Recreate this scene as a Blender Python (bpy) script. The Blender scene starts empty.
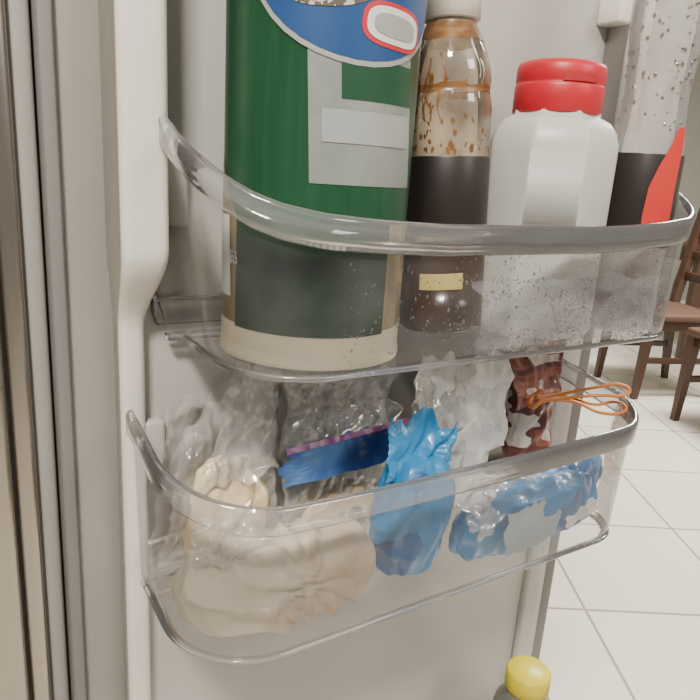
import bpy, math, random, bmesh
from math import sin, cos, pi, radians, sqrt, asin, atan2
from mathutils import Vector, Matrix, noise
random.seed(4)
H = 1.1
TOP = []
# ---------------------------------------------------------------- materials
def nt(name):
    m = bpy.data.materials.new(name); m.use_nodes = True
    n = m.node_tree; n.nodes.clear()
    out = n.nodes.new('ShaderNodeOutputMaterial')
    return m, n, out
def rgb(c): return (c[0], c[1], c[2], 1)
def solid(name, col, rough=.5, metal=0, var=.06, scale=12, bump=0, bscale=60, coord='Object', spec=.5, stretch=None, coat=0):
    m, n, out = nt(name)
    b = n.nodes.new('ShaderNodeBsdfPrincipled')
    b.inputs['Roughness'].default_value = rough; b.inputs['Metallic'].default_value = metal
    b.inputs['Specular IOR Level'].default_value = spec
    b.inputs['Coat Weight'].default_value = coat; b.inputs['Coat Roughness'].default_value = .12
    tc = n.nodes.new('ShaderNodeTexCoord')
    mp = n.nodes.new('ShaderNodeMapping')
    if stretch: mp.inputs['Scale'].default_value = stretch
    n.links.new(tc.outputs[coord], mp.inputs[0])
    no = n.nodes.new('ShaderNodeTexNoise'); no.inputs['Scale'].default_value = scale; no.inputs['Detail'].default_value = 4
    n.links.new(mp.outputs[0], no.inputs[0])
    mx = n.nodes.new('ShaderNodeMix'); mx.data_type = 'RGBA'
    mx.inputs[6].default_value = rgb([c*(1-var) for c in col]); mx.inputs[7].default_value = rgb([min(1, c*(1+var)) for c in col])
    n.links.new(no.outputs[0], mx.inputs[0]); n.links.new(mx.outputs[2], b.inputs['Base Color'])
    if bump:
        n2 = n.nodes.new('ShaderNodeTexNoise'); n2.inputs['Scale'].default_value = bscale; n2.inputs['Detail'].default_value = 3
        n.links.new(mp.outputs[0], n2.inputs[0])
        bp = n.nodes.new('ShaderNodeBump'); bp.inputs['Strength'].default_value = bump; bp.inputs['Distance'].default_value = .004
        n.links.new(n2.outputs[0], bp.inputs['Height']); n.links.new(bp.outputs[0], b.inputs['Normal'])
    n.links.new(b.outputs[0], out.inputs[0])
    return m
def film(name, tint=(.95, .95, .96), haze=.12, hcol=(.85, .85, .87), gloss_rough=.08, ior=1.45, hazevar=0, hscale=10, bump=0, bscale=40, gadd=0, gmul=1, lo=.42, hi=.7, stretch=(1, 1, 1)):
    """thin clear plastic"""
    m, n, out = nt(name)
    tr = n.nodes.new('ShaderNodeBsdfTransparent'); tr.inputs[0].default_value = rgb(tint)
    di = n.nodes.new('ShaderNodeBsdfDiffuse'); di.inputs[0].default_value = rgb(hcol)
    gl = n.nodes.new('ShaderNodeBsdfGlossy'); gl.inputs['Roughness'].default_value = gloss_rough; gl.inputs[0].default_value = (.95, .95, .95, 1)
    m1 = n.nodes.new('ShaderNodeMixShader'); m2 = n.nodes.new('ShaderNodeMixShader')
    m1.inputs[0].default_value = haze
    tc = n.nodes.new('ShaderNodeTexCoord')
    mp = n.nodes.new('ShaderNodeMapping'); mp.inputs['Scale'].default_value = stretch
    n.links.new(tc.outputs['Object'], mp.inputs[0])
    if hazevar:
        no = n.nodes.new('ShaderNodeTexNoise'); no.inputs['Scale'].default_value = hscale; no.inputs['Detail'].default_value = 5
        n.links.new(mp.outputs[0], no.inputs[0])
        mr = n.nodes.new('ShaderNodeMapRange'); mr.inputs[1].default_value = lo; mr.inputs[2].default_value = hi
        mr.inputs[3].default_value = haze; mr.inputs[4].default_value = haze+hazevar
        n.links.new(no.outputs[0], mr.inputs[0]); n.links.new(mr.outputs[0], m1.inputs[0])
    fr = n.nodes.new('ShaderNodeFresnel'); fr.inputs[0].default_value = ior
    if bump:
        n2 = n.nodes.new('ShaderNodeTexNoise'); n2.inputs['Scale'].default_value = bscale
        n.links.new(tc.outputs['Object'], n2.inputs[0])
        bp = n.nodes.new('ShaderNodeBump'); bp.inputs['Strength'].default_value = bump; bp.inputs['Distance'].default_value = .004
        n.links.new(n2.outputs[0], bp.inputs['Height'])
        n.links.new(bp.outputs[0], gl.inputs['Normal']); n.links.new(bp.outputs[0], fr.inputs['Normal'])
    ad = n.nodes.new('ShaderNodeMath'); ad.operation = 'MULTIPLY_ADD'; ad.inputs[1].default_value = gmul; ad.inputs[2].default_value = gadd
    n.links.new(fr.outputs[0], ad.inputs[0])
    n.links.new(tr.outputs[0], m1.inputs[1]); n.links.new(di.outputs[0], m1.inputs[2])
    n.links.new(ad.outputs[0], m2.inputs[0]); n.links.new(m1.outputs[0], m2.inputs[1]); n.links.new(gl.outputs[0], m2.inputs[2])
    n.links.new(m2.outputs[0], out.inputs[0])
    return m
def printed(name, stops, scale=12, rough=.35, coord='Object', detail=2, stretch=(1, 1, 1), bump=.3, interp='CONSTANT', coat=0):
    m, n, out = nt(name)
    b = n.nodes.new('ShaderNodeBsdfPrincipled'); b.inputs['Roughness'].default_value = rough
    b.inputs['Coat Weight'].default_value = coat; b.inputs['Coat Roughness'].default_value = .1
    tc = n.nodes.new('ShaderNodeTexCoord'); mp = n.nodes.new('ShaderNodeMapping'); mp.inputs['Scale'].default_value = stretch
    n.links.new(tc.outputs[coord], mp.inputs[0])
    no = n.nodes.new('ShaderNodeTexNoise'); no.inputs['Scale'].default_value = scale; no.inputs['Detail'].default_value = detail
    n.links.new(mp.outputs[0], no.inputs[0])
    cr = n.nodes.new('ShaderNodeValToRGB'); cr.color_ramp.interpolation = interp
    e = cr.color_ramp.elements
    e[0].position = stops[0][0]; e[0].color = rgb(stops[0][1]); e[1].position = stops[1][0]; e[1].color = rgb(stops[1][1])
    for s in stops[2:]:
        x = e.new(s[0]); x.color = rgb(s[1])
    n.links.new(no.outputs[0], cr.inputs[0]); n.links.new(cr.outputs[0], b.inputs['Base Color'])
    if bump:
        n2 = n.nodes.new('ShaderNodeTexNoise'); n2.inputs['Scale'].default_value = 70
        n.links.new(tc.outputs['Object'], n2.inputs[0])
        bp = n.nodes.new('ShaderNodeBump'); bp.inputs['Strength'].default_value = bump; bp.inputs['Distance'].default_value = .004
        n.links.new(n2.outputs[0], bp.inputs['Height']); n.links.new(bp.outputs[0], b.inputs['Normal'])
    n.links.new(b.outputs[0], out.inputs[0])
    return m
# ---------------------------------------------------------------- mesh helpers
def mk(name, verts, faces, mat, smooth=True):
    me = bpy.data.meshes.new(name); me.from_pydata([tuple(v) for v in verts], [], faces); me.update()
    if smooth:
        for p in me.polygons: p.use_smooth = True
    o = bpy.data.objects.new(name, me); bpy.context.scene.collection.objects.link(o)
    if mat: me.materials.append(mat)
    return o
def loft(name, rows, mat, closed=True, cap0=False, cap1=False, loop=False, smooth=True):
    n = len(rows[0]); vs = [p for r in rows for p in r]; fs = []
    R = len(rows)
    for i in range(R if loop else R-1):
        a = i*n; b = ((i+1) % R)*n
        for j in range(n if closed else n-1):
            k = (j+1) % n
            fs.append((a+j, a+k, b+k, b+j))
    if cap0: fs.append(tuple(reversed(range(n))))
    if cap1: fs.append(tuple(range((R-1)*n, R*n)))
    return mk(name, vs, fs, mat, smooth)
def box(name, x0, x1, y0, y1, z0, z1, mat, bev=0.0):
    vs = [(x, y, z) for z in (z0, z1) for y in (y0, y1) for x in (x0, x1)]
    fs = [(0, 2, 3, 1), (4, 5, 7, 6), (0, 1, 5, 4), (2, 6, 7, 3), (0, 4, 6, 2), (1, 3, 7, 5)]
    o = mk(name, vs, fs, mat, False)
    if bev:
        md = o.modifiers.new('b', 'BEVEL'); md.width = bev; md.segments = 3
        for p in o.data.polygons: p.use_smooth = True
    return o
def lathe(name, c, prof, mat, n=64, ex=2.0, rot=0, cap0=True, cap1=True, sy=1):
    rows = []
    for r, z in prof:
        row = []
        for i in range(n):
            a = 2*pi*i/n
            ca, sa = cos(a), sin(a)
            k = (abs(ca)**ex+abs(sa)**ex)**(-1/ex)
            x, y = r*k*ca, r*k*sa*sy
            row.append((c[0]+x*cos(rot)-y*sin(rot), c[1]+x*sin(rot)+y*cos(rot), z))
        rows.append(row)
    return loft(name, rows, mat, cap0=cap0, cap1=cap1)
def group(name, parts, pivot=None):
    c = Vector((0, 0, 0)); k = 0; zmin = 9
    for p in parts:
        for v in p.data.vertices:
            c += v.co; k += 1; zmin = min(zmin, v.co.z)
    c /= k; c.z = zmin
    if pivot: c = Vector(pivot)
    e = bpy.data.objects.new(name, None); bpy.context.scene.collection.objects.link(e)
    e.empty_display_size = .05; e.location = c
    for p in parts:
        p.location = p.location - c; p.parent = e
    TOP.append(e); return e
def top(o): TOP.append(o); return o
def smooth(t): t = max(0, min(1, t)); return t*t*(3-2*t)
def interp(tab, s):
    if s <= tab[0][0]: return tab[0][1]
    for (a, va), (b, vb) in zip(tab, tab[1:]):
        if s <= b:
            t = (s-a)/(b-a); return va+(vb-va)*t
    return tab[-1][1]
rd = random.Random(11)
DIRS = [Vector((rd.gauss(0, 1), rd.gauss(0, 1), rd.gauss(0, 1))).normalized() for _ in range(6)]
FR = [1.0, 1.3, 1.7, 2.2, 2.9, 3.8]
def crumple(q, f):
    """sharp film folds: sum of warped triangle waves"""
    s = 0; wsum = 0
    for i, d in enumerate(DIRS):
        ph = noise.noise(q*(f*.35)+Vector((i*7.1, i*3.3, 0)))*2.6
        x = q.dot(d)*f*FR[i]+ph+i*1.7
        tri = abs((x % 2)-1)
        mask = .3+.7*smooth(.5+1.6*noise.noise(q*(f*.4)+Vector((0, i*5.1, i*2.7))))
        w = 1/FR[i]**.85
        s += (tri-.5)*w*mask; wsum += w*.62
    return s/wsum
def blob(name, c, half, mat, seed=0, amp=.01, freq=50, rot=0, tilt=0, ex=.75, nu=190, nv=110, zmin=None, ymin=None, ymax=None, low=.9, pleat=None):
    off = Vector((seed*3.7, seed*1.3, seed*2.1)); rows = []
    def sp(v, e): return math.copysign(abs(v)**e, v)
    M = Matrix.Rotation(rot, 3, 'Z') @ Matrix.Rotation(tilt, 3, 'Y')
    for j in range(nv+1):
        th = -pi/2+pi*j/nv
        row = []
        for i in range(nu):
            a = 2*pi*i/nu
            d = Vector((sp(cos(th), ex)*sp(cos(a), ex), sp(cos(th), ex)*sp(sin(a), ex), sp(sin(th), ex)))
            p = Vector((d.x*half[0], d.y*half[1], d.z*half[2]))
            q = p+off
            dd = crumple(q, freq)*amp + noise.noise(q*14)*amp*low
            if pleat:
                # folds fanning out from a gathered point
                an = atan2(p.z-pleat[1], p.x-pleat[0]); rr = sqrt((p.z-pleat[1])**2+(p.x-pleat[0])**2)
                w = an*pleat[2]+noise.noise(q*20)*2.2+rr*40
                dd += ((1-abs(sin(w)))**1.3)*pleat[3]*smooth(rr/.012)
            nd = Vector((d.x/half[0], d.y/half[1], d.z/half[2])).normalized()
            fade = min(1, 6*min(j, nv-j)/nv)
            p = p + nd*dd*fade
            p = M @ p + Vector(c)
            if zmin is not None and p.z < zmin: p.z = zmin+(p.z-zmin)*.03
            if ymin is not None and p.y < ymin: p.y = ymin+(p.y-ymin)*.15
            if ymax is not None and p.y > ymax: p.y = ymax+(p.y-ymax)*.05
            row.append(p)
        rows.append(row)
    return loft(name, rows, mat)
def sheet(name, p00, p10, p11, p01, mat, seed=0, amp=.006, freq=55, nu=130, nv=110, bulge=0, edge=0, thick=0, ymin=None, ymax=None):
    a, b, c, d = map(Vector, (p00, p10, p11, p01))
    nrm = (b-a).cross(d-a).normalized(); off = Vector((seed*2.3, seed*4.1, seed))
    rows = []
    for j in range(nv+1):
        t = j/nv; row = []
        for i in range(nu+1):
            s = i/nu
            p = (a*(1-s)+b*s)*(1-t)+(d*(1-s)+c*s)*t
            q = p+off
            if edge:
                e = (noise.noise(Vector((s*3+seed, seed, 0)))+noise.noise(Vector((s*9+seed, seed, 0)))*.5)*edge*(t**2)
                p = p + (d-a)*e
                e2 = noise.noise(Vector((t*3+seed, seed+7, 0)))*edge*.5+noise.noise(Vector((t*11+seed, seed+3, 0)))*edge*.15
                p = p + (b-a)*e2*(2*s-1)
                e3 = noise.noise(Vector((s*4+seed*2, seed+9, 0)))*edge*.5*((1-t)**2)
                p = p + (d-a)*e3
            dd = crumple(q, freq)*amp+noise.noise(q*14)*amp*1.0
            p = p + nrm*(dd-bulge*sin(pi*s)*sin(pi*t))
            if ymin is not None and p.y < ymin: p.y = ymin+(p.y-ymin)*.05
            if ymax is not None and p.y > ymax: p.y = ymax+(p.y-ymax)*.05
            row.append(p)
        rows.append(row)
    o = loft(name, rows, mat, closed=False)
    if thick:
        m = o.modifiers.new('s', 'SOLIDIFY'); m.thickness = thick
    return o
def tube(name, pts, r, mat, n=10):
    cu = bpy.data.curves.new(name, 'CURVE'); cu.dimensions = '3D'; cu.bevel_depth = r; cu.bevel_resolution = 3; cu.resolution_u = 10
    s = cu.splines.new('BEZIER'); s.bezier_points.add(len(pts)-1)
    for bp, p in zip(s.bezier_points, pts):
        bp.co = p; bp.handle_left_type = bp.handle_right_type = 'AUTO'
    o = bpy.data.objects.new(name, cu); bpy.context.scene.collection.objects.link(o)
    dg = bpy.context.evaluated_depsgraph_get()
    me = bpy.data.meshes.new_from_object(o.evaluated_get(dg))
    bpy.data.objects.remove(o)
    for p in me.polygons: p.use_smooth = True
    o = bpy.data.objects.new(name, me); bpy.context.scene.collection.objects.link(o)
    me.materials.clear(); me.materials.append(mat)
    return o
# ---------------------------------------------------------------- palette
M_white = solid('fridge_liner_white', (.68, .66, .60), .34, var=.03, scale=3, bump=.03, bscale=30)
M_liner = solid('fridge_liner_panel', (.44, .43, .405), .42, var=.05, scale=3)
M_gasket = solid('gasket_grey', (.17, .165, .16), .55, var=.06, scale=4)
M_flange = solid('flange_grey', (.28, .27, .25), .45, var=.06, scale=4)
M_steel = solid('brushed_steel', (.38, .345, .305), .27, metal=.95, var=.12, scale=6, stretch=(50, 50, .5))
M_dark = solid('channel_grey', (.07, .065, .06), .6)
M_bin = film('bin_clear', tint=(.97, .97, .975), haze=.012, hcol=(.66, .65, .70), hazevar=.06, hscale=12, gloss_rough=.10, bump=.05, gmul=.75)
M_rim = film('bin_rim', tint=(.96, .96, .965), haze=.08, hcol=(.80, .79, .82), gloss_rough=.08, gadd=.02, bump=.05, bscale=25)
M_drop = film('water_drop', tint=(.36, .35, .36), haze=.06, gloss_rough=.03, gadd=.05)
M_drop2 = film('clear_drop', tint=(.52, .49, .44), haze=.03, gloss_rough=.03, gadd=.10)
M_mist = film('condensation_mist', tint=(.86, .85, .88), haze=.02, hcol=(.62, .60, .66), hazevar=.26, hscale=20, gloss_rough=.3, gmul=.2, lo=.38, hi=.66, stretch=(.6, .6, 1.6))
# ---------------------------------------------------------------- bins
def outline(xl, xr, yf, yb, RL, RR, Rb):
    P = []
    def seg(a, b, n, nr):
        for i in range(n):
            t = i/n; P.append((a[0]+(b[0]-a[0])*t, a[1]+(b[1]-a[1])*t, nr[0], nr[1]))
    def arc(cx, cy, R, a0, a1, n):
        for i in range(n):
            a = radians(a0+(a1-a0)*i/n); P.append((cx+R*cos(a), cy+R*sin(a), cos(a), sin(a)))
    seg((xl, yb-Rb), (xl, yf+RL), 20, (-1, 0))
    arc(xl+RL, yf+RL, RL, 180, 270, 30)
    seg((xl+RL, yf), (xr-RR, yf), 50, (0, -1))
    arc(xr-RR, yf+RR, RR, 270, 360, 24)
    seg((xr, yf+RR), (xr, yb-Rb), 20, (1, 0))
    arc(xr-Rb, yb-Rb, Rb, 0, 90, 6)
    seg((xr-Rb, yb), (xl+Rb, yb), 20, (0, 1))
    arc(xl+Rb, yb-Rb, Rb, 90, 180, 6)
    return P
G = [(0, 1), (.03, .93), (.06, .80), (.09, .645), (.12, .49), (.15, .345), (.18, .225), (.21, .14), (.25, .075), (.30, .03), (.36, 0)]
def make_bin(xl, xr, yf, yb, RL, RR, z0, zf, zb, drops=0, band=.026, taper=.0):
    O = outline(xl, xr, yf, yb, RL, RR, .012)
    def rim(x, y, nx, ny):
        s = (yb-y)+min(max(0, x-xl), max(0, xr-x))
        h = zf+(zb-zf)*interp(G, s)
        if ny > .02: h = h+(z0+.036-h)*smooth(ny*1.2)
        return h
    def ring(off, f, tp=0):
        return [(x+nx*off+(taper*tp*nx*nx if nx < 0 else 0), y+ny*off, f(x, y, nx, ny)) for x, y, nx, ny in O]
    rows = [ring(-.014, lambda *a: z0, 1), ring(-.008, lambda *a: z0+.002, 1), ring(-.005, lambda *a: z0+.008, 1)]
    for k in range(1, 9):
        rows.append(ring(-.005+.005*k/8, lambda *a, k=k: z0+.008+(rim(*a)-.004-z0-.008)*k/8, 1-k/8))
    wall = loft('bin_wall', rows, M_bin)
    fl = mk('bin_floor', rows[0], [tuple(range(len(O)))], M_bin, False)
    sec = [(.001, -band), (.0035, -band+.001), (.005, -band+.003), (.0055, -.004), (.0035, -.0005), (.001, 0), (-.0005, -.001), (-.0003, -.006)]
    rimo = loft('bin_rim', [ring(o, lambda *a, d=d: rim(*a)+d) for o, d in sec], M_rim, loop=True)
    sec = [(-.013, -.002), (-.006, -.002), (-.0035, .001), (-.0045, .004), (-.009, .001)]
    foot = loft('bin_foot_edge', [ring(o, lambda *a, d=d: z0+d, 1) for o, d in sec], M_rim, loop=True)
    parts = [wall, fl, rimo, foot]
    if drops:
        vs = []; fs = []
        nd = 0
        while nd < drops:
            x = xl+RL+random.random()*(xr-RR-xl-RL); z = z0+.006+(zf-.03-z0)*random.random()
            if random.random() > .06+.94*smooth((x-xl-.18)/.15)*(1-smooth(((z-z0)/(zf-z0)-.35)/.5)): continue
            if noise.noise(Vector((x*30, 3, z*30))) < -.1 and random.random() < .75: continue
            r = random.uniform(.0004, .0011)*(1.0 if random.random() < .95 else 1.6)
            y = yf+.005-.005*((z-z0)/(zf-z0))
            b = len(vs); vs.append((x, y-r*.6, z))
            for k in range(8):
                a = k*pi/4; vs.append((x+r*cos(a), y-.0002, z+r*sin(a)*1.15))
            for k in range(8):
                a = k*pi/4; vs.append((x+.7*r*cos(a), y-r*.45, z+.7*r*sin(a)*1.15))
            for k in range(8):
                j = (k+1) % 8
                fs.append((b+1+k, b+1+j, b+9+j, b+9+k)); fs.append((b+9+k, b+9+j, b))
            nd += 1
        parts.append(mk('condensation_drops', vs, fs, M_drop))
        xa, xb, za, zc = xl+.24, xr-.06, z0+.010, zf-.050
        rr = []
        for j in range(25):
            z = za+(zc-za)*j/24; row = []
            for i in range(61):
                x = xa+(xb-xa)*i/60
                zz = za+(zc-za+.018*noise.noise(Vector((x*22, 1, 0))))*j/24
                xx = x+(.03*noise.noise(Vector((0, zz*40, 2))) if i == 0 else 0)
                row.append((xx, yf+.005-.005*((zz-z0)/(zf-z0))-.0004, zz))
            rr.append(row)
        parts.append(loft('condensation_mist', rr, M_mist, closed=False))
    return group('refrigerator_door_bin', parts)
YB = .588
make_bin(.160, .715, .414, YB, .10, .052, -.160, -.038, .044, drops=2600, taper=.018)
make_bin(.138, .690, .414, YB, .085, .06, -.405, -.260, -.222)
make_bin(.150, .700, .414, YB, .085, .06, -.93, -.82, -.80)
# ---------------------------------------------------------------- fridge door
parts = []
parts.append(box('liner_panel', .135, .775, .594, .64, -1.0, .62, M_liner, .004))
parts.append(box('door_flange', .088, .137, .600, .65, -1.0, .62, M_flange, .006))
parts.append(box('gasket', .079, .091, .592, .65, -1.0, .62, M_gasket, .003))
parts.append(box('gasket_right', .775, .800, .597, .65, -1.0, .62, M_gasket, .004))
parts.append(box('outer_skin', .079, .802, .648, .672, -1.02, .64, M_steel, .004))
def dike(x0, x1, prof, mat, nm):
    rows = []
    for z, y, xx, x0o in prof:
        a, b = x0+x0o, x1+xx
        r = .008; row = []
        row.append((a, .597, z)); row.append((a, y+r, z))
        for k in range(5):
            t = radians(180+90*k/4); row.append((a+r+r*cos(t), y+r+r*sin(t), z))
        for k in range(5):
            t = radians(270+90*k/4); row.append((b-r+r*cos(t), y+r+r*sin(t), z))
        row.append((b, .597, z))
        rows.append(row)
    return loft(nm, rows, mat, closed=True, cap0=True, cap1=True)
P = [.6-1.58*i/90 for i in range(91)]
P = sorted(set([round(z, 4) for z in P]+[-.06-.005*k for k in range(22)]), reverse=True)
prof = [(z, .575-.037*smooth((z+.150)/.075), .0-.012*(1-smooth((z+.150)/.075)), -.004*smooth((z+.150)/.075)) for z in P]
parts.append(dike(.129, .164, prof, M_white, 'liner_pillar_left'))
prof = [(z, .585-.03*smooth((z+.155)/.08), 0, 0) for z in P]
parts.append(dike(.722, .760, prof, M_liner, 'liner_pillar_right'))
for (x, z) in ((.172, .0), (.150, -.24)):
    parts.append(box('bin_hook', x, x+.02, .578, .595, z-.06, z+.0, M_liner, .004))
parts.append(box('bin_hook', .700, .722, .560, .595, .184, .214, M_white, .004))
group('refrigerator_door', parts)
parts = [box('steel_panel', -.30, .040, .600, 1.2, -1.09, .75, M_steel, .006),
         box('steel_trim', .0425, .060, .604, 1.2, -1.09, .75, M_steel, .005),
         box('dark_channel', .0, .076, .612, 1.1, -1.09, .75, M_dark),
         box('steel_edge', .062, .077, .610, 1.2, -1.09, .75, M_flange, .004)]
group('refrigerator_cabinet', parts)
# ---------------------------------------------------------------- can
CC = Vector((.280, .507, 0)); CR = .078
dv = -Vector((CC.x, CC.y, 0)).normalized(); rv = Vector((-dv.y, dv.x, 0))
def vz(v):
    if v < 185: return .108+(-.014-.108)*v/185
    return -.014+(-.158+.014)*(v-185)/190
def uf(u, v=200):
    return asin(max(-.99, min(.99, (u-(312+.05*(250-v)))/(95.0+.02*(250-v)))))
def decal(name, pts, mat, lift=.0006, rings=10, R=CR, c=CC, d=dv, r=rv, dens=10):
    Q = []
    for i in range(len(pts)):
        a = pts[i]; b = pts[(i+1) % len(pts)]
        for k in range(dens): Q.append((a[0]+(b[0]-a[0])*k/dens, a[1]+(b[1]-a[1])*k/dens))
    cx = sum(p[0] for p in Q)/len(Q); cz = sum(p[1] for p in Q)/len(Q)
    rows = []
    for j in range(rings+1):
        t = 1-j/rings*.999
        row = []
        for (f, z) in Q:
            ff = cx+(f-cx)*t; zz = cz+(z-cz)*t
            p = c+(d*cos(ff)+r*sin(ff))*(R+lift); row.append((p.x, p.y, zz))
        rows.append(row)
    return loft(name, rows, mat)
def rect(u0, u1, v0, v1): return [(uf(u0, v0), vz(v0)), (uf(u1, v0), vz(v0)), (uf(u1, v1), vz(v1)), (uf(u0, v1), vz(v1))]
def ell(f, z, a, b, tilt=0, n=40, ex=2):
    o = []
    for i in range(n):
        t = 2*pi*i/n; x = a*math.copysign(abs(cos(t))**(2/ex), cos(t)); y = b*math.copysign(abs(sin(t))**(2/ex), sin(t))
        o.append((f+(x*cos(tilt)-y*sin(tilt))/CR, z+x*sin(tilt)+y*cos(tilt)))
    return o
M_green = solid('can_green', (.013, .075, .032), .36, metal=.2, var=.4, scale=10, stretch=(14, 14, .8))
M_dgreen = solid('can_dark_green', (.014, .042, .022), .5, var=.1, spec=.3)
M_mgreen = solid('can_mid_green', (.012, .060, .028), .5, var=.1, spec=.3)
M_silver = solid('can_silver', (.27, .295, .275), .38, metal=.3, var=.25, scale=40)
M_silver2 = solid('can_grey_block', (.29, .31, .30), .5, var=.03)
M_cream = solid('can_cream', (.66, .59, .44), .35, var=.08)
M_gold = solid('can_gold', (.30, .24, .13), .32, metal=.5, var=.45, scale=8, stretch=(14, 14, .6))
M_blue = solid('badge_blue', (.012, .06, .19), .4, var=.1)
M_red = solid('badge_red', (.50, .02, .03), .4)
M_paper = solid('label_white', (.64, .64, .61), .5)
M_ink = printed('ink_marks', [(0, (.03, .03, .03)), (.5, (.7, .7, .68))], scale=900, bump=0)
M_fish = printed('fish_print', [(0, (.10, .09, .07)), (.5, (.5, .48, .42))], scale=160, bump=0)
parts = [lathe('can_body', CC, [(CR-.004, -.158), (CR-.001, -.157), (CR+.0012, -.154), (CR+.0012, -.150), (CR, -.147), (CR, .232), (CR+.0015, .234), (CR+.0015, .239), (CR-.004, .240), (CR-.006, .234)], M_green, n=96)]
parts.append(lathe('base_band', CC, [(CR+.0004, -.147), (CR+.0006, -.146), (CR+.0006, -.129), (CR+.0004, -.128)], M_cream, n=96, cap0=False, cap1=False))
parts.append(lathe('gold_band', CC, [(CR+.0004, -.128), (CR+.0005, -.1275), (CR+.0005, -.043), (CR+.0003, -.042)], M_gold, n=96, cap0=False, cap1=False))
parts.append(lathe('base_seam', CC, [(CR-.004, -.1583), (CR+.0016, -.1565), (CR+.0018, -.152), (CR+.0005, -.146)], M_cream, n=96, cap0=False, cap1=False))
parts.append(decal('gold_side', [(uf(221), vz(160)), (uf(228), vz(190)), (uf(240), vz(225)), (uf(240), vz(240)), (uf(219), vz(240))], M_gold, .0007))
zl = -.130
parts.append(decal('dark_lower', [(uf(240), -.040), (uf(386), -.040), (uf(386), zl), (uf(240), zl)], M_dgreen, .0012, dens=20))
parts.append(decal('barcode_label', rect(219, 231, 222, 308), M_paper, .0013))
parts.append(decal('qr_code', rect(231.5, 239, 258, 272), M_ink, .0014))
parts.append(decal('silver_block', rect(308, 405, 20, 183), M_silver, .0006, dens=20))
parts.append(decal('green_block', rect(338, 405, 50, 92), M_mgreen, .0010, dens=20))
parts.append(decal('grey_block', rect(320, 403, 103, 138), M_silver2, .0012, dens=20))
parts.append(decal('badge_rim', ell(.36, .152, .090, .082, -.06), M_silver2, .0014, dens=2))
parts.append(decal('badge_blue', ell(.36, .153, .087, .079, -.06), M_blue, .0018, dens=2))
parts.append(decal('badge_fish', ell(.05, .119, .034, .013, .1), M_fish, .0022, dens=2))
parts.append(decal('pill_red', ell(.70, .099, .029, .0150, -.06, ex=3), M_red, .0022, dens=2))
parts.append(decal('pill_white', ell(.70, .099, .0255, .0120, -.06, ex=3), M_paper, .0026, dens=2))
parts.append(decal('pill_grey', ell(.70, .099, .020, .0075, -.06, ex=3), M_silver2, .0030, dens=2))
group('metal_canister', parts)
# ---------------------------------------------------------------- sauce bottle
SB = Vector((.449, .528, 0)); zb = -.158
M_sauceglass = film('stained_clear_bottle', tint=(.95, .93, .90), haze=.12, hcol=(.62, .50, .36), hazevar=.50, hscale=24, lo=.42, hi=.68, gloss_rough=.06, gadd=.02, stretch=(1, 1, .45))
M_black = solid('label_black', (.018, .014, .013), .4)
M_brown = solid('sauce_dark', (.03, .018, .012), .2)
M_capw = solid('cap_cream', (.60, .56, .48), .45)
M_yel = solid('label_yellow', (.45, .36, .13), .5)
prof = [(.038, zb), (.042, zb+.004), (.0425, .012), (.0425, .058), (.0415, .066), (.039, .075), (.0405, .083), (.0395, .094), (.036, .108), (.030, .122), (.0245, .132), (.0225, .140), (.0225, .148)]
parts = [lathe('bottle_body', SB, prof, M_sauceglass, cap0=False, cap1=False),
         lathe('label_band', SB, [(.0428, .014), (.0432, .013), (.0432, -.060), (.0428, -.061)], M_black, cap0=False, cap1=False),
         lathe('sauce_fill', SB, [(.0390, zb-.0004), (.0428, zb+.003), (.0431, zb+.006), (.0431, -.075), (.0427, -.076)], M_brown, cap0=True, cap1=False),
         lathe('sauce_inside', SB, [(.036, zb+.01), (.0405, zb+.012), (.0405, .008), (.001, .009)], M_brown, cap0=True, cap1=False),
         lathe('neck_ring', SB, [(.022, .144), (.0265, .145), (.0265, .149), (.022, .150)], M_sauceglass, cap0=False, cap1=False),
         lathe('screw_cap', SB, [(.0255, .1375), (.0275, .1385), (.0270, .170), (.024, .173), (.001, .173)], M_capw)]
sd = -SB.normalized(); sr = Vector((-sd.y, sd.x, 0))
parts.append(decal('yellow_strip', [(-.5, -.098), (.50, -.096), (.50, -.112), (-.5, -.114)], M_yel, .0009, R=.0431, c=SB, d=sd, r=sr))
M_stain = film('dried_sauce', tint=(.80, .62, .42), haze=.42, hcol=(.28, .13, .045), hazevar=.35, hscale=60, gloss_rough=.3)
for k in range(60):
    f = random.uniform(-1.4, 1.4)+(0 if k % 3 else .5); z = .018+.042*random.random()**1.8
    parts.append(decal('stain', [(f+a*1.3, z+b) for a, b in ell(0, 0, .003*random.uniform(.3, 1.2), .0014*random.uniform(.5, 3), random.uniform(-.8, .8), n=12)], M_stain, .0004, R=.0425, c=SB, d=sd, r=sr, dens=1, rings=3))
ptab = sorted([(zz, r_) for r_, zz in prof])
for k in range(16):
    f0 = random.uniform(-1.4, 1.4); z0_ = random.uniform(.080, .125); L = random.uniform(.012, .055); w0 = random.uniform(.02, .10)
    rows = []
    for j in range(24):
        t = j/23; z = z0_-L*t
        rr = interp(ptab, z)+.0004
        w = w0*(1-.6*t)*(1+.5*sin(t*9+k)); f = f0+.08*sin(t*5+k*2)
        rows.append([tuple(SB+(sd*cos(f+w*s)+sr*sin(f+w*s))*rr+Vector((0, 0, z))) for s in (-.5, 0, .5)])
    parts.append(loft('drip', rows, M_stain, closed=False))
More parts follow.
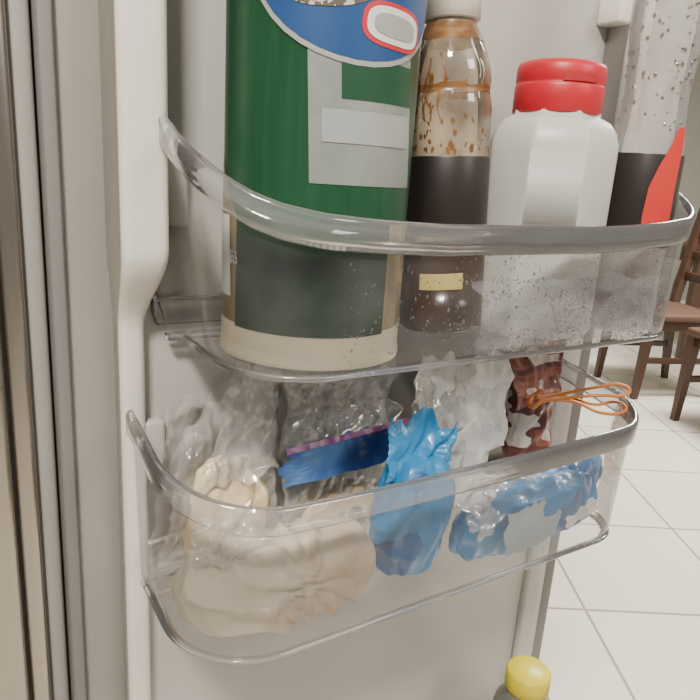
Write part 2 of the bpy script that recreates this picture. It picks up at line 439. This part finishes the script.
# stained collar under the cap and at the shoulder seam
for z1, z2 in ((.118, .134), (.072, .079)):
    rows = []
    for j in range(6):
        z = z1+(z2-z1)*j/5
        rows.append([tuple(SB+(sd*cos(a)+sr*sin(a))*(interp(ptab, z+(.004*noise.noise(Vector((a*3, z1*50, 0))) if j in (0, 5) else 0))+.0005)+Vector((0, 0, z+(.004*noise.noise(Vector((a*3, z1*50, 0))) if j in (0, 5) else 0)))) for a in [2*pi*i/72 for i in range(72)]])
    parts.append(loft('stain_ring', rows, M_stain))
e = group('sauce_bottle', parts, pivot=(SB.x, SB.y, zb))
e.rotation_mode = 'AXIS_ANGLE'; e.rotation_axis_angle = (radians(3.6), sd.x, sd.y, 0)
e.location.z += .0028
# ---------------------------------------------------------------- white shaker with red cap
SH = Vector((.552, .502, 0)); hd = -SH.normalized(); hr = Vector((-hd.y, hd.x, 0)); frot = atan2(hd.y, hd.x)
M_shk = solid('shaker_white', (.50, .50, .47), .38, var=.08, scale=20, bump=.05, bscale=40)
M_shl = solid('shaker_label_grey', (.45, .45, .425), .5, var=.02)
M_rcap = solid('cap_red', (.50, .012, .025), .4, var=.08)
def octa(c, prof, mat, name, m=8, bev=.28, rot=0, sy=1):
    rows = []
    for r, z in prof:
        row = []
        for i in range(96):
            a = 2*pi*i/96
            seg = 2*pi/m; aa = ((a+seg/2) % seg)-seg/2
            rp = cos(seg/2)/cos(aa)
            rp = rp*(1-bev)+bev
            rp = rp/(cos(seg/2)*(1-bev)+bev)*.985
            x, y = r*rp*cos(a), r*rp*sin(a)
            row.append((c.x+x*cos(rot)-y*sin(rot), c.y+x*sin(rot)+y*cos(rot), z))
        rows.append(row)
    return loft(name, rows, mat, cap0=True, cap1=True)
parts = [octa(SH, [(.056, zb), (.061, zb+.003), (.0640, zb+.010), (.0640, .026), (.0635, .038), (.060, .049), (.053, .058), (.046, .062), (.043, .063), (.043, .067)], M_shk, 'shaker_body', rot=frot+.12),
         lathe('cap_skirt', SH, [(.0430, .065), (.0442, .066), (.0442, .090), (.0434, .0925), (.0428, .093), (.0440, .095), (.0440, .108), (.042, .1120), (.037, .1140), (.02, .1145), (.001, .1145)], M_rcap, n=96)]
td = (hd+hr*.5).normalized()
parts.append(decal('flip_tab', [(-.42, .0935), (.42, .0935), (.34, .101), (-.34, .101)], solid('cap_red_dark', (.36, .010, .018), .5), .0005, R=.0440, c=SH, d=td, r=Vector((-td.y, td.x, 0))))
lab = octa(SH, [(.0644, -.05), (.0648, -.05), (.0648, .030), (.0642, .030)], M_shl, 'front_label', rot=frot+.12)
ld = (hd+hr*.12).normalized()
bm = bmesh.new(); bm.from_mesh(lab.data)
kill = [f for f in bm.faces if len(f.verts) > 4 or (Vector((f.calc_center_median().x-SH.x, f.calc_center_median().y-SH.y, 0)).normalized().dot(ld) < .92)]
bmesh.ops.delete(bm, geom=kill, context='FACES'); bm.to_mesh(lab.data); bm.free()
parts.append(lab)
group('spice_shaker', parts)
# ---------------------------------------------------------------- clear squeeze bottle
CB = Vector((.660, .466, 0)); cd = -CB.normalized(); crr = Vector((-cd.y, cd.x, 0))
M_clear = film('clear_bottle_wet', tint=(.98, .98, .975), haze=.22, hcol=(.90, .88, .84), hazevar=.12, hscale=14, gloss_rough=.04, gadd=.03)
M_redb = solid('label_red', (.55, .03, .025), .45)
M_pink = printed('sauce_residue', [(0, (.35, .12, .08)), (.45, (.50, .34, .29)), (1, (.55, .5, .47))], scale=50, interp='LINEAR')
bp_ = [(.034, zb), (.0372, zb+.004), (.0378, -.02), (.0378, .030), (.036, .050), (.033, .075), (.032, .095), (.034, .125), (.0368, .155), (.0370, .180), (.033, .205), (.022, .225), (.016, .232), (.016, .240)]
parts = [lathe('bottle_body', CB, bp_, M_clear, cap0=False, cap1=False),
         lathe('label_band', CB, [(.0380, .034), (.0383, .033), (.0383, -.060), (.0380, -.061)], M_black, cap0=False, cap1=False),
         lathe('residue_fill', CB, [(.032, zb+.002), (.0355, zb+.006), (.0360, -.065), (.001, -.066)], M_pink, cap0=True, cap1=False),
         lathe('bottle_cap', CB, [(.017, .238), (.019, .240), (.0185, .262), (.001, .264)], M_rcap)]
pep = [(-.10, -.058), (-.16, -.03), (-.12, .000), (.05, .022), (.30, .045), (.42, .060), (.66, .062), (.72, .04), (.70, .0), (.72, -.04), (.70, -.058)]
parts.append(decal('red_figure', [(a+.32, b) for a, b in pep], M_redb, .0008, R=.0383, c=CB, d=cd, r=crr, dens=4))
vs = []; fs = []
for k in range(130):
    f = random.uniform(-1.5, 1.5); z = random.uniform(.055, .20); r0 = random.uniform(.0006, .0022)
    R0 = interp([(.05, .036), (.075, .033), (.095, .032), (.125, .034), (.155, .0368), (.2, .0370)], z)
    p = CB+(cd*cos(f)+crr*sin(f))*(R0+.0006); n_ = (cd*cos(f)+crr*sin(f)); t_ = Vector((-n_.y, n_.x, 0))
    b = len(vs); q = p+n_*r0*.7; vs.append((q.x, q.y, z))
    for k2 in range(8):
        a = k2*pi/4; q = p+t_*r0*cos(a); vs.append((q.x, q.y, z+r0*sin(a)*1.4))
    for k2 in range(8): fs.append((b, b+1+k2, b+1+(k2+1) % 8))
parts.append(mk('water_drops', vs, fs, M_drop2))
group('squeeze_bottle', parts)
# ---------------------------------------------------------------- lower bin contents
FZ = -.4015
M_film = film('bag_film', haze=.03, hcol=(.85, .85, .85), gloss_rough=.13, gadd=.06, hazevar=.12, hscale=30)
M_film2 = film('bag_film_milky', haze=.12, hcol=(.84, .82, .79), hazevar=.25, hscale=26, gloss_rough=.14, gadd=.09)
M_paste = printed('paste_beige', [(0, (.44, .28, .19)), (.36, (.56, .43, .31)), (.5, (.66, .59, .46)), (1, (.72, .66, .55))], scale=9, interp='LINEAR', rough=.6, bump=.12, coat=.1, detail=4)
M_food = printed('food_pale_yellow', [(0, (.42, .26, .14)), (.4, (.64, .50, .30)), (.6, (.70, .60, .42)), (1, (.74, .68, .57))], scale=22, interp='LINEAR', coat=.3, detail=3)
M_pblue = printed('packet_blue', [(0, (.65, .22, .05)), (.27, (.015, .10, .28)), (.40, (.022, .20, .43)), (.72, (.40, .50, .56))], scale=13, coat=.2, bump=.1)
M_pblue2 = printed('packet_blue_white', [(0, (.015, .10, .28)), (.38, (.03, .19, .41)), (.64, (.50, .54, .56))], scale=8, coat=.2, bump=.1)
M_pwhite = printed('bag_white_print', [(0, (.04, .04, .05)), (.25, (.62, .61, .58)), (.5, (.80, .79, .75))], scale=20, coat=.15, bump=.1)
M_pred = printed('packet_maroon', [(0, (.62, .57, .52)), (.40, (.12, .035, .03)), (.50, (.26, .085, .06)), (.62, (.60, .54, .48))], scale=17, detail=2, coat=.2, bump=.1, stretch=(1, 1, 1.6))
M_greyl = solid('label_grey', (.38, .42, .43), .5, var=.03)
M_zip = printed('zip_navy', [(0, (.012, .025, .11)), (.45, (.02, .06, .24)), (.6, (.06, .16, .38)), (1, (.2, .3, .45))], scale=16, interp='LINEAR', coat=.3, bump=0)
M_zipp = solid('zip_purple', (.20, .04, .18), .35)
M_clip = solid('clip_orange', (.50, .17, .03), .35, var=.1)
parts = [blob('dough', (.243, .477, -.368), (.092, .038, .037), M_paste, 3, .010, 30, rot=-.24, tilt=-.14, ex=.7, zmin=FZ, ymin=.427, ymax=.518, low=.9, pleat=(.020, .010, 5, .010)),
         sheet('bag_gather', (.150, .490, -.392), (.178, .462, -.392), (.200, .470, -.330), (.158, .500, -.335), M_film2, 9, .008, 60, edge=.3),
         sheet('bag_fold', (.165, .478, -.342), (.235, .462, -.332), (.23, .515, -.304), (.170, .515, -.318), M_film2, 6, .010, 60, edge=.3)]
group('bag_of_dough', parts)
parts = [blob('cheese', (.218, .556, -.335), (.044, .020, .060), M_food, 5, .010, 45, zmin=FZ, ymax=.582, ex=.8),
         sheet('bag_back', (.152, .578, -.400), (.270, .578, -.400), (.272, .580, -.200), (.170, .580, -.225), M_film2, 6, .008, 50, edge=.12, ymax=.584),
         sheet('bag_front', (.150, .542, -.400), (.272, .540, -.400), (.274, .566, -.190), (.175, .560, -.235), M_film2, 2, .012, 48, edge=.18, bulge=.008, ymin=.524),
         sheet('bag_lip', (.190, .532, -.300), (.268, .534, -.290), (.272, .560, -.178), (.225, .555, -.190), M_film2, 12, .012, 60, edge=.25, ymin=.524)]
group('bag_of_cheese', parts)
parts = [sheet('bag_back', (.280, .572, -.395), (.414, .572, -.395), (.414, .575, -.205), (.282, .575, -.195), M_film2, 8, .008, 50, edge=.12),
         sheet('bag_face', (.278, .542, -.395), (.416, .540, -.395), (.412, .555, -.212), (.280, .555, -.198), M_film2, 4, .010, 50, edge=.15, bulge=.004),
         sheet('bag_lip', (.276, .533, -.276), (.412, .531, -.258), (.408, .558, -.205), (.290, .560, -.192), M_film, 14, .010, 60, edge=.3),
         blob('contents', (.348, .556, -.370), (.055, .016, .030), M_food, 15, .008, 45, zmin=FZ, ymin=.542, ymax=.572),
         sheet('zip_blue', (.268, .527, -.308), (.418, .522, -.298), (.418, .530, -.256), (.272, .532, -.270), M_zip, 5, .006, 40, nu=130, nv=50, edge=.25),
         sheet('zip_stripe', (.272, .528, -.274), (.416, .525, -.261), (.416, .528, -.256), (.273, .531, -.269), M_zipp, 5, .005, 40, nu=130, nv=6)]
group('zip_bag', parts)
parts = [blob('packet', (.390, .472, -.338), (.038, .028, .064), M_pblue, 11, .012, 42, rot=.0, tilt=.12, ex=.65, zmin=FZ, ymin=.426, ymax=.512),
         sheet('packet_crimp', (.350, .470, -.292), (.428, .464, -.300), (.440, .476, -.244), (.362, .484, -.228), M_pblue, 9, .012, 48, edge=.25, thick=.0006)]
group('snack_packet', parts)
parts = [blob('packet', (.550, .461, -.364), (.112, .028, .038), M_pblue2, 14, .012, 42, tilt=-.12, ex=.65, zmin=FZ, ymin=.428, ymax=.498),
         sheet('grey_label', (.480, .4245, -.386), (.560, .4245, -.380), (.566, .430, -.334), (.486, .430, -.338), M_greyl, 5, .003, 30, edge=.2),
         sheet('white_print', (.578, .4245, -.376), (.626, .4245, -.364), (.626, .430, -.346), (.578, .430, -.358), M_pwhite, 7, .002, 30, edge=.3),
         sheet('bag_tail', (.61, .44, -.375), (.670, .458, -.345), (.666, .466, -.308), (.60, .455, -.325), M_pblue2, 8, .008, 55, edge=.2, thick=.0006),
         sheet('clear_end', (.44, .434, -.352), (.56, .430, -.345), (.57, .470, -.308), (.45, .480, -.314), M_film2, 22, .012, 60, edge=.25, ymin=.424)]
group('frozen_food_bag', parts)
parts = [blob('contents', (.498, .554, -.322), (.066, .024, .070), M_pwhite, 18, .012, 40, zmin=FZ, ymax=.582, ymin=.525),
         sheet('bag_face', (.430, .528, -.325), (.570, .528, -.315), (.572, .540, -.205), (.445, .550, -.195), M_pwhite, 14, .012, 38, edge=.15, thick=.0006),
         sheet('bag_film', (.428, .522, -.34), (.500, .522, -.34), (.502, .534, -.230), (.435, .542, -.220), M_film2, 24, .010, 55, edge=.2)]
group('plastic_grocery_bag', parts)
parts = [blob('packet', (.632, .553, -.306), (.034, .024, .085), M_pred, 21, .010, 45, zmin=FZ, ymax=.584, ymin=.525),
         sheet('packet_top', (.578, .520, -.268), (.655, .522, -.255), (.676, .545, -.180), (.578, .553, -.182), M_pred, 23, .013, 45, edge=.2, thick=.0006)]
group('coffee_packet', parts)
cl = []
for k, (dz, ez) in enumerate(((0.004, .008), (-.002, -.014))):
    pts = [(.590, .500, -.250), (.63, .483, -.249+dz), (.655, .462, -.247+ez), (.675, .449, -.245+ez), (.684, .450, -.240+ez), (.680, .458, -.236+ez), (.655, .472, -.240+ez), (.625, .496, -.246+dz*.5), (.592, .508, -.249)]
    cl.append(tube('wire_loop', pts, .0019, M_clip))
cl.append(tube('wire_bend', [(.592, .500, -.250), (.582, .504, -.258), (.586, .512, -.253), (.600, .508, -.241)], .0028, M_clip))
group('bag_clip', cl)
# ---------------------------------------------------------------- yellow cap bottle in the bin below
YBt = Vector((.624, .480, 0))
M_ycap = solid('cap_yellow', (.60, .50, .02), .4)
M_jar = film('jar_plastic', tint=(.75, .74, .68), haze=.3, hcol=(.45, .43, .36), gloss_rough=.08, gadd=.03)
M_navy = solid('jar_dark_label', (.04, .045, .06), .45)
kn = [(.0275, -.656), (.0285, -.655), (.0285, -.632), (.027, -.629), (.001, -.628)]
parts = [lathe('jar_body', YBt, [(.036, -.928), (.040, -.924), (.040, -.69), (.038, -.680), (.032, -.672), (.0265, -.668), (.0265, -.658)], M_jar),
         lathe('contents', YBt, [(.034, -.926), (.037, -.922), (.037, -.70), (.02, -.695)], M_navy),
         lathe('label', YBt, [(.0402, -.69), (.0405, -.692), (.0405, -.86), (.0402, -.862)], M_navy, cap0=False, cap1=False)]
rows = []
for r, z in kn:
    rows.append([(YBt.x+(r+(.0008 if i % 2 and r > .028 else 0))*cos(2*pi*i/96), YBt.y+(r+(.0008 if i % 2 and r > .028 else 0))*sin(2*pi*i/96), z) for i in range(96)])
parts.append(loft('yellow_cap', rows, M_ycap, cap0=True))
group('condiment_bottle', parts)
# ---------------------------------------------------------------- room
T = Vector((.857, -.515, 0)).normalized(); Nn = Vector((.515, .857, 0)).normalized()
def tile_mat():
    m, n, out = nt('floor_tile')
    b = n.nodes.new('ShaderNodeBsdfPrincipled'); b.inputs['Roughness'].default_value = .22
    tc = n.nodes.new('ShaderNodeTexCoord')
    br = n.nodes.new('ShaderNodeTexBrick'); br.offset = 0; br.squash = 1
    br.inputs['Scale'].default_value = 1; br.inputs['Mortar Size'].default_value = .0045; br.inputs['Mortar Smooth'].default_value = .2
    br.inputs['Brick Width'].default_value = .458; br.inputs['Row Height'].default_value = .458
    br.inputs['Color1'].default_value = (.74, .69, .60, 1); br.inputs['Color2'].default_value = (.77, .72, .63, 1); br.inputs['Mortar'].default_value = (.34, .30, .25, 1)
    n.links.new(tc.outputs['Object'], br.inputs[0])
    no = n.nodes.new('ShaderNodeTexNoise'); no.inputs['Scale'].default_value = 3; no.inputs['Detail'].default_value = 6
    n.links.new(tc.outputs['Object'], no.inputs[0])
    mx = n.nodes.new('ShaderNodeMix'); mx.data_type = 'RGBA'; mx.blend_type = 'MULTIPLY'; mx.inputs[0].default_value = .2
    n.links.new(br.outputs[0], mx.inputs[6]); n.links.new(no.outputs[0], mx.inputs[7])
    n.links.new(mx.outputs[2], b.inputs['Base Color']); n.links.new(b.outputs[0], out.inputs[0])
    return m
ang = atan2(T.y, T.x)
fl = mk('floor', [(-14*.458, -14*.458, 0), (16*.458, -14*.458, 0), (16*.458, 16*.458, 0), (-14*.458, 16*.458, 0)], [(0, 1, 2, 3)], tile_mat(), False)
n0 = 2.51*1.1/1.4; t0 = .915*1.1/1.4
fl.rotation_euler = (0, 0, ang); fl.location = T*t0+Nn*n0+Vector((0, 0, -H)); top(fl)
M_wall = solid('wall_paint', (.42, .41, .36), .8, var=.03, scale=2)
M_ceil = solid('ceiling_paint', (.8, .79, .76), .9, var=.02)
def slab(name, c, ht, hn, z0, z1, mat):
    o = box(name, -ht, ht, -hn, hn, z0, z1, mat); o.rotation_euler = (0, 0, ang); o.location = c; top(o); return o
slab('wall_far', Nn*6.2+T*1.0, 6, .05, -H, 1.6, M_wall)
slab('wall_right', Nn*2.0+T*4.6, .05, 4.2, -H, 1.6, M_wall)
slab('baseboard_far', Nn*6.13+T*1.0, 6, .02, -H, -H+.09, M_ceil)
slab('ceiling', Nn*1.5+T*0, 6.5, 5.0, 1.6, 1.65, M_ceil)
M_wood = solid('dark_wood', (.055, .026, .015), .4, var=.3, scale=8, stretch=(1, 1, 8))
M_seat = solid('seat_cushion', (.09, .045, .028), .7)
def chair(loc, rot):
    ps = []
    for sx in (-.19, .19):
        for sy in (-.19, .19):
            h = .43 if sx < 0 else 1.02
            rows = []
            for k in range(9):
                z = h*k/8; w = .015+.008*min(1, z/.4); lean = 0 if sx < 0 else max(0, z-.45)*.16
                if sx < 0: lean = -.02*(1-z/h)
                else: lean += .04*(1-min(1, z/.45))
                rows.append([(sx+lean+dx*w, sy+dy*w, z) for dx, dy in ((-1, -1), (1, -1), (1, 1), (-1, 1))])
            ps.append(loft('leg', rows, M_wood, cap0=True, cap1=True, smooth=False))
    ps.append(box('seat', -.22, .22, -.22, .22, .43, .47, M_seat, .012))
    ps.append(box('apron', -.20, .20, -.20, .20, .38, .43, M_wood, .004))
    for z in (.60, .72, .84, .95):
        ps.append(box('back_rail', .20+(z-.45)*.16-.008, .20+(z-.45)*.16+.012, -.18, .18, z, z+.05, M_wood, .004))
    ps.append(box('side_stretcher', -.19, .20, -.20, -.175, .20, .23, M_wood, .002)); ps.append(box('side_stretcher', -.19, .20, .175, .20, .20, .23, M_wood, .002))
    e = bpy.data.objects.new('dining_chair', None); bpy.context.scene.collection.objects.link(e)
    for p in ps: p.parent = e
    e.location = (loc[0], loc[1], -H); e.rotation_euler = (0, 0, rot); TOP.append(e)
def at(angdeg, D): return (D*sin(radians(angdeg)), D*cos(radians(angdeg)))
chair(at(58.0, 4.0), ang+.15)
chair(at(65.0, 3.5), ang+.2)
c = at(57.0, 4.9)
ps = [box('table_top', -.75, .75, -.45, .45, .71, .75, M_wood, .006)]
for sx in (-.68, .68):
    for sy in (-.38, .38): ps.append(box('table_leg', sx-.035, sx+.035, sy-.035, sy+.035, 0, .71, M_wood, .004))
ps.append(box('table_apron', -.68, .68, -.39, .39, .63, .71, M_wood))
e = bpy.data.objects.new('dining_table', None); bpy.context.scene.collection.objects.link(e)
for p in ps: p.parent = e
tl = Vector((c[0], c[1], 0))+T*.9+Nn*.25
e.location = (tl.x, tl.y, -H); e.rotation_euler = (0, 0, ang); TOP.append(e)
# ---------------------------------------------------------------- lights
def area(name, loc, size, power, col, tgt):
    l = bpy.data.lights.new(name, 'AREA'); l.shape = 'RECTANGLE'; l.size = size[0]; l.size_y = size[1]; l.energy = power; l.color = col
    o = bpy.data.objects.new(name, l); bpy.context.scene.collection.objects.link(o); o.location = loc
    o.rotation_euler = (Vector(tgt)-Vector(loc)).to_track_quat('-Z', 'Y').to_euler(); TOP.append(o)
area('kitchen_ceiling_lamp', (-.7, -.7, 1.5), (.40, .22), 84, (1, .92, .82), (.3, .4, -.2))
area('dining_ceiling_lamp', (3.0, 1.3, 1.55), (1.0, 1.0), 260, (1, .96, .90), (2.6, 1.1, -1))
area('hall_ceiling_lamp', (1.4, -1.6, 1.5), (.9, .9), 46, (1, .96, .91), (.5, .5, -.3))
w = bpy.data.worlds.new('World'); bpy.context.scene.world = w; w.use_nodes = True
bg = w.node_tree.nodes['Background']; bg.inputs[0].default_value = (.92, .90, .87, 1); bg.inputs[1].default_value = .25
for o in TOP: o.location.z += H
# ---------------------------------------------------------------- camera
R = Vector((.8500, -.5227, .0642)).normalized(); F = Vector((.5195, .8122, -.2656)).normalized()
U = R.cross(F).normalized(); R = F.cross(U).normalized()
cam = bpy.data.cameras.new('Camera'); co = bpy.data.objects.new('Camera', cam); bpy.context.scene.collection.objects.link(co)
cam.sensor_width = 36; cam.lens = 660/700*36; cam.clip_start = .01
m = Matrix(((R.x, U.x, -F.x, 0), (R.y, U.y, -F.y, 0), (R.z, U.z, -F.z, H), (0, 0, 0, 1)))
co.matrix_world = m
bpy.context.scene.camera = co
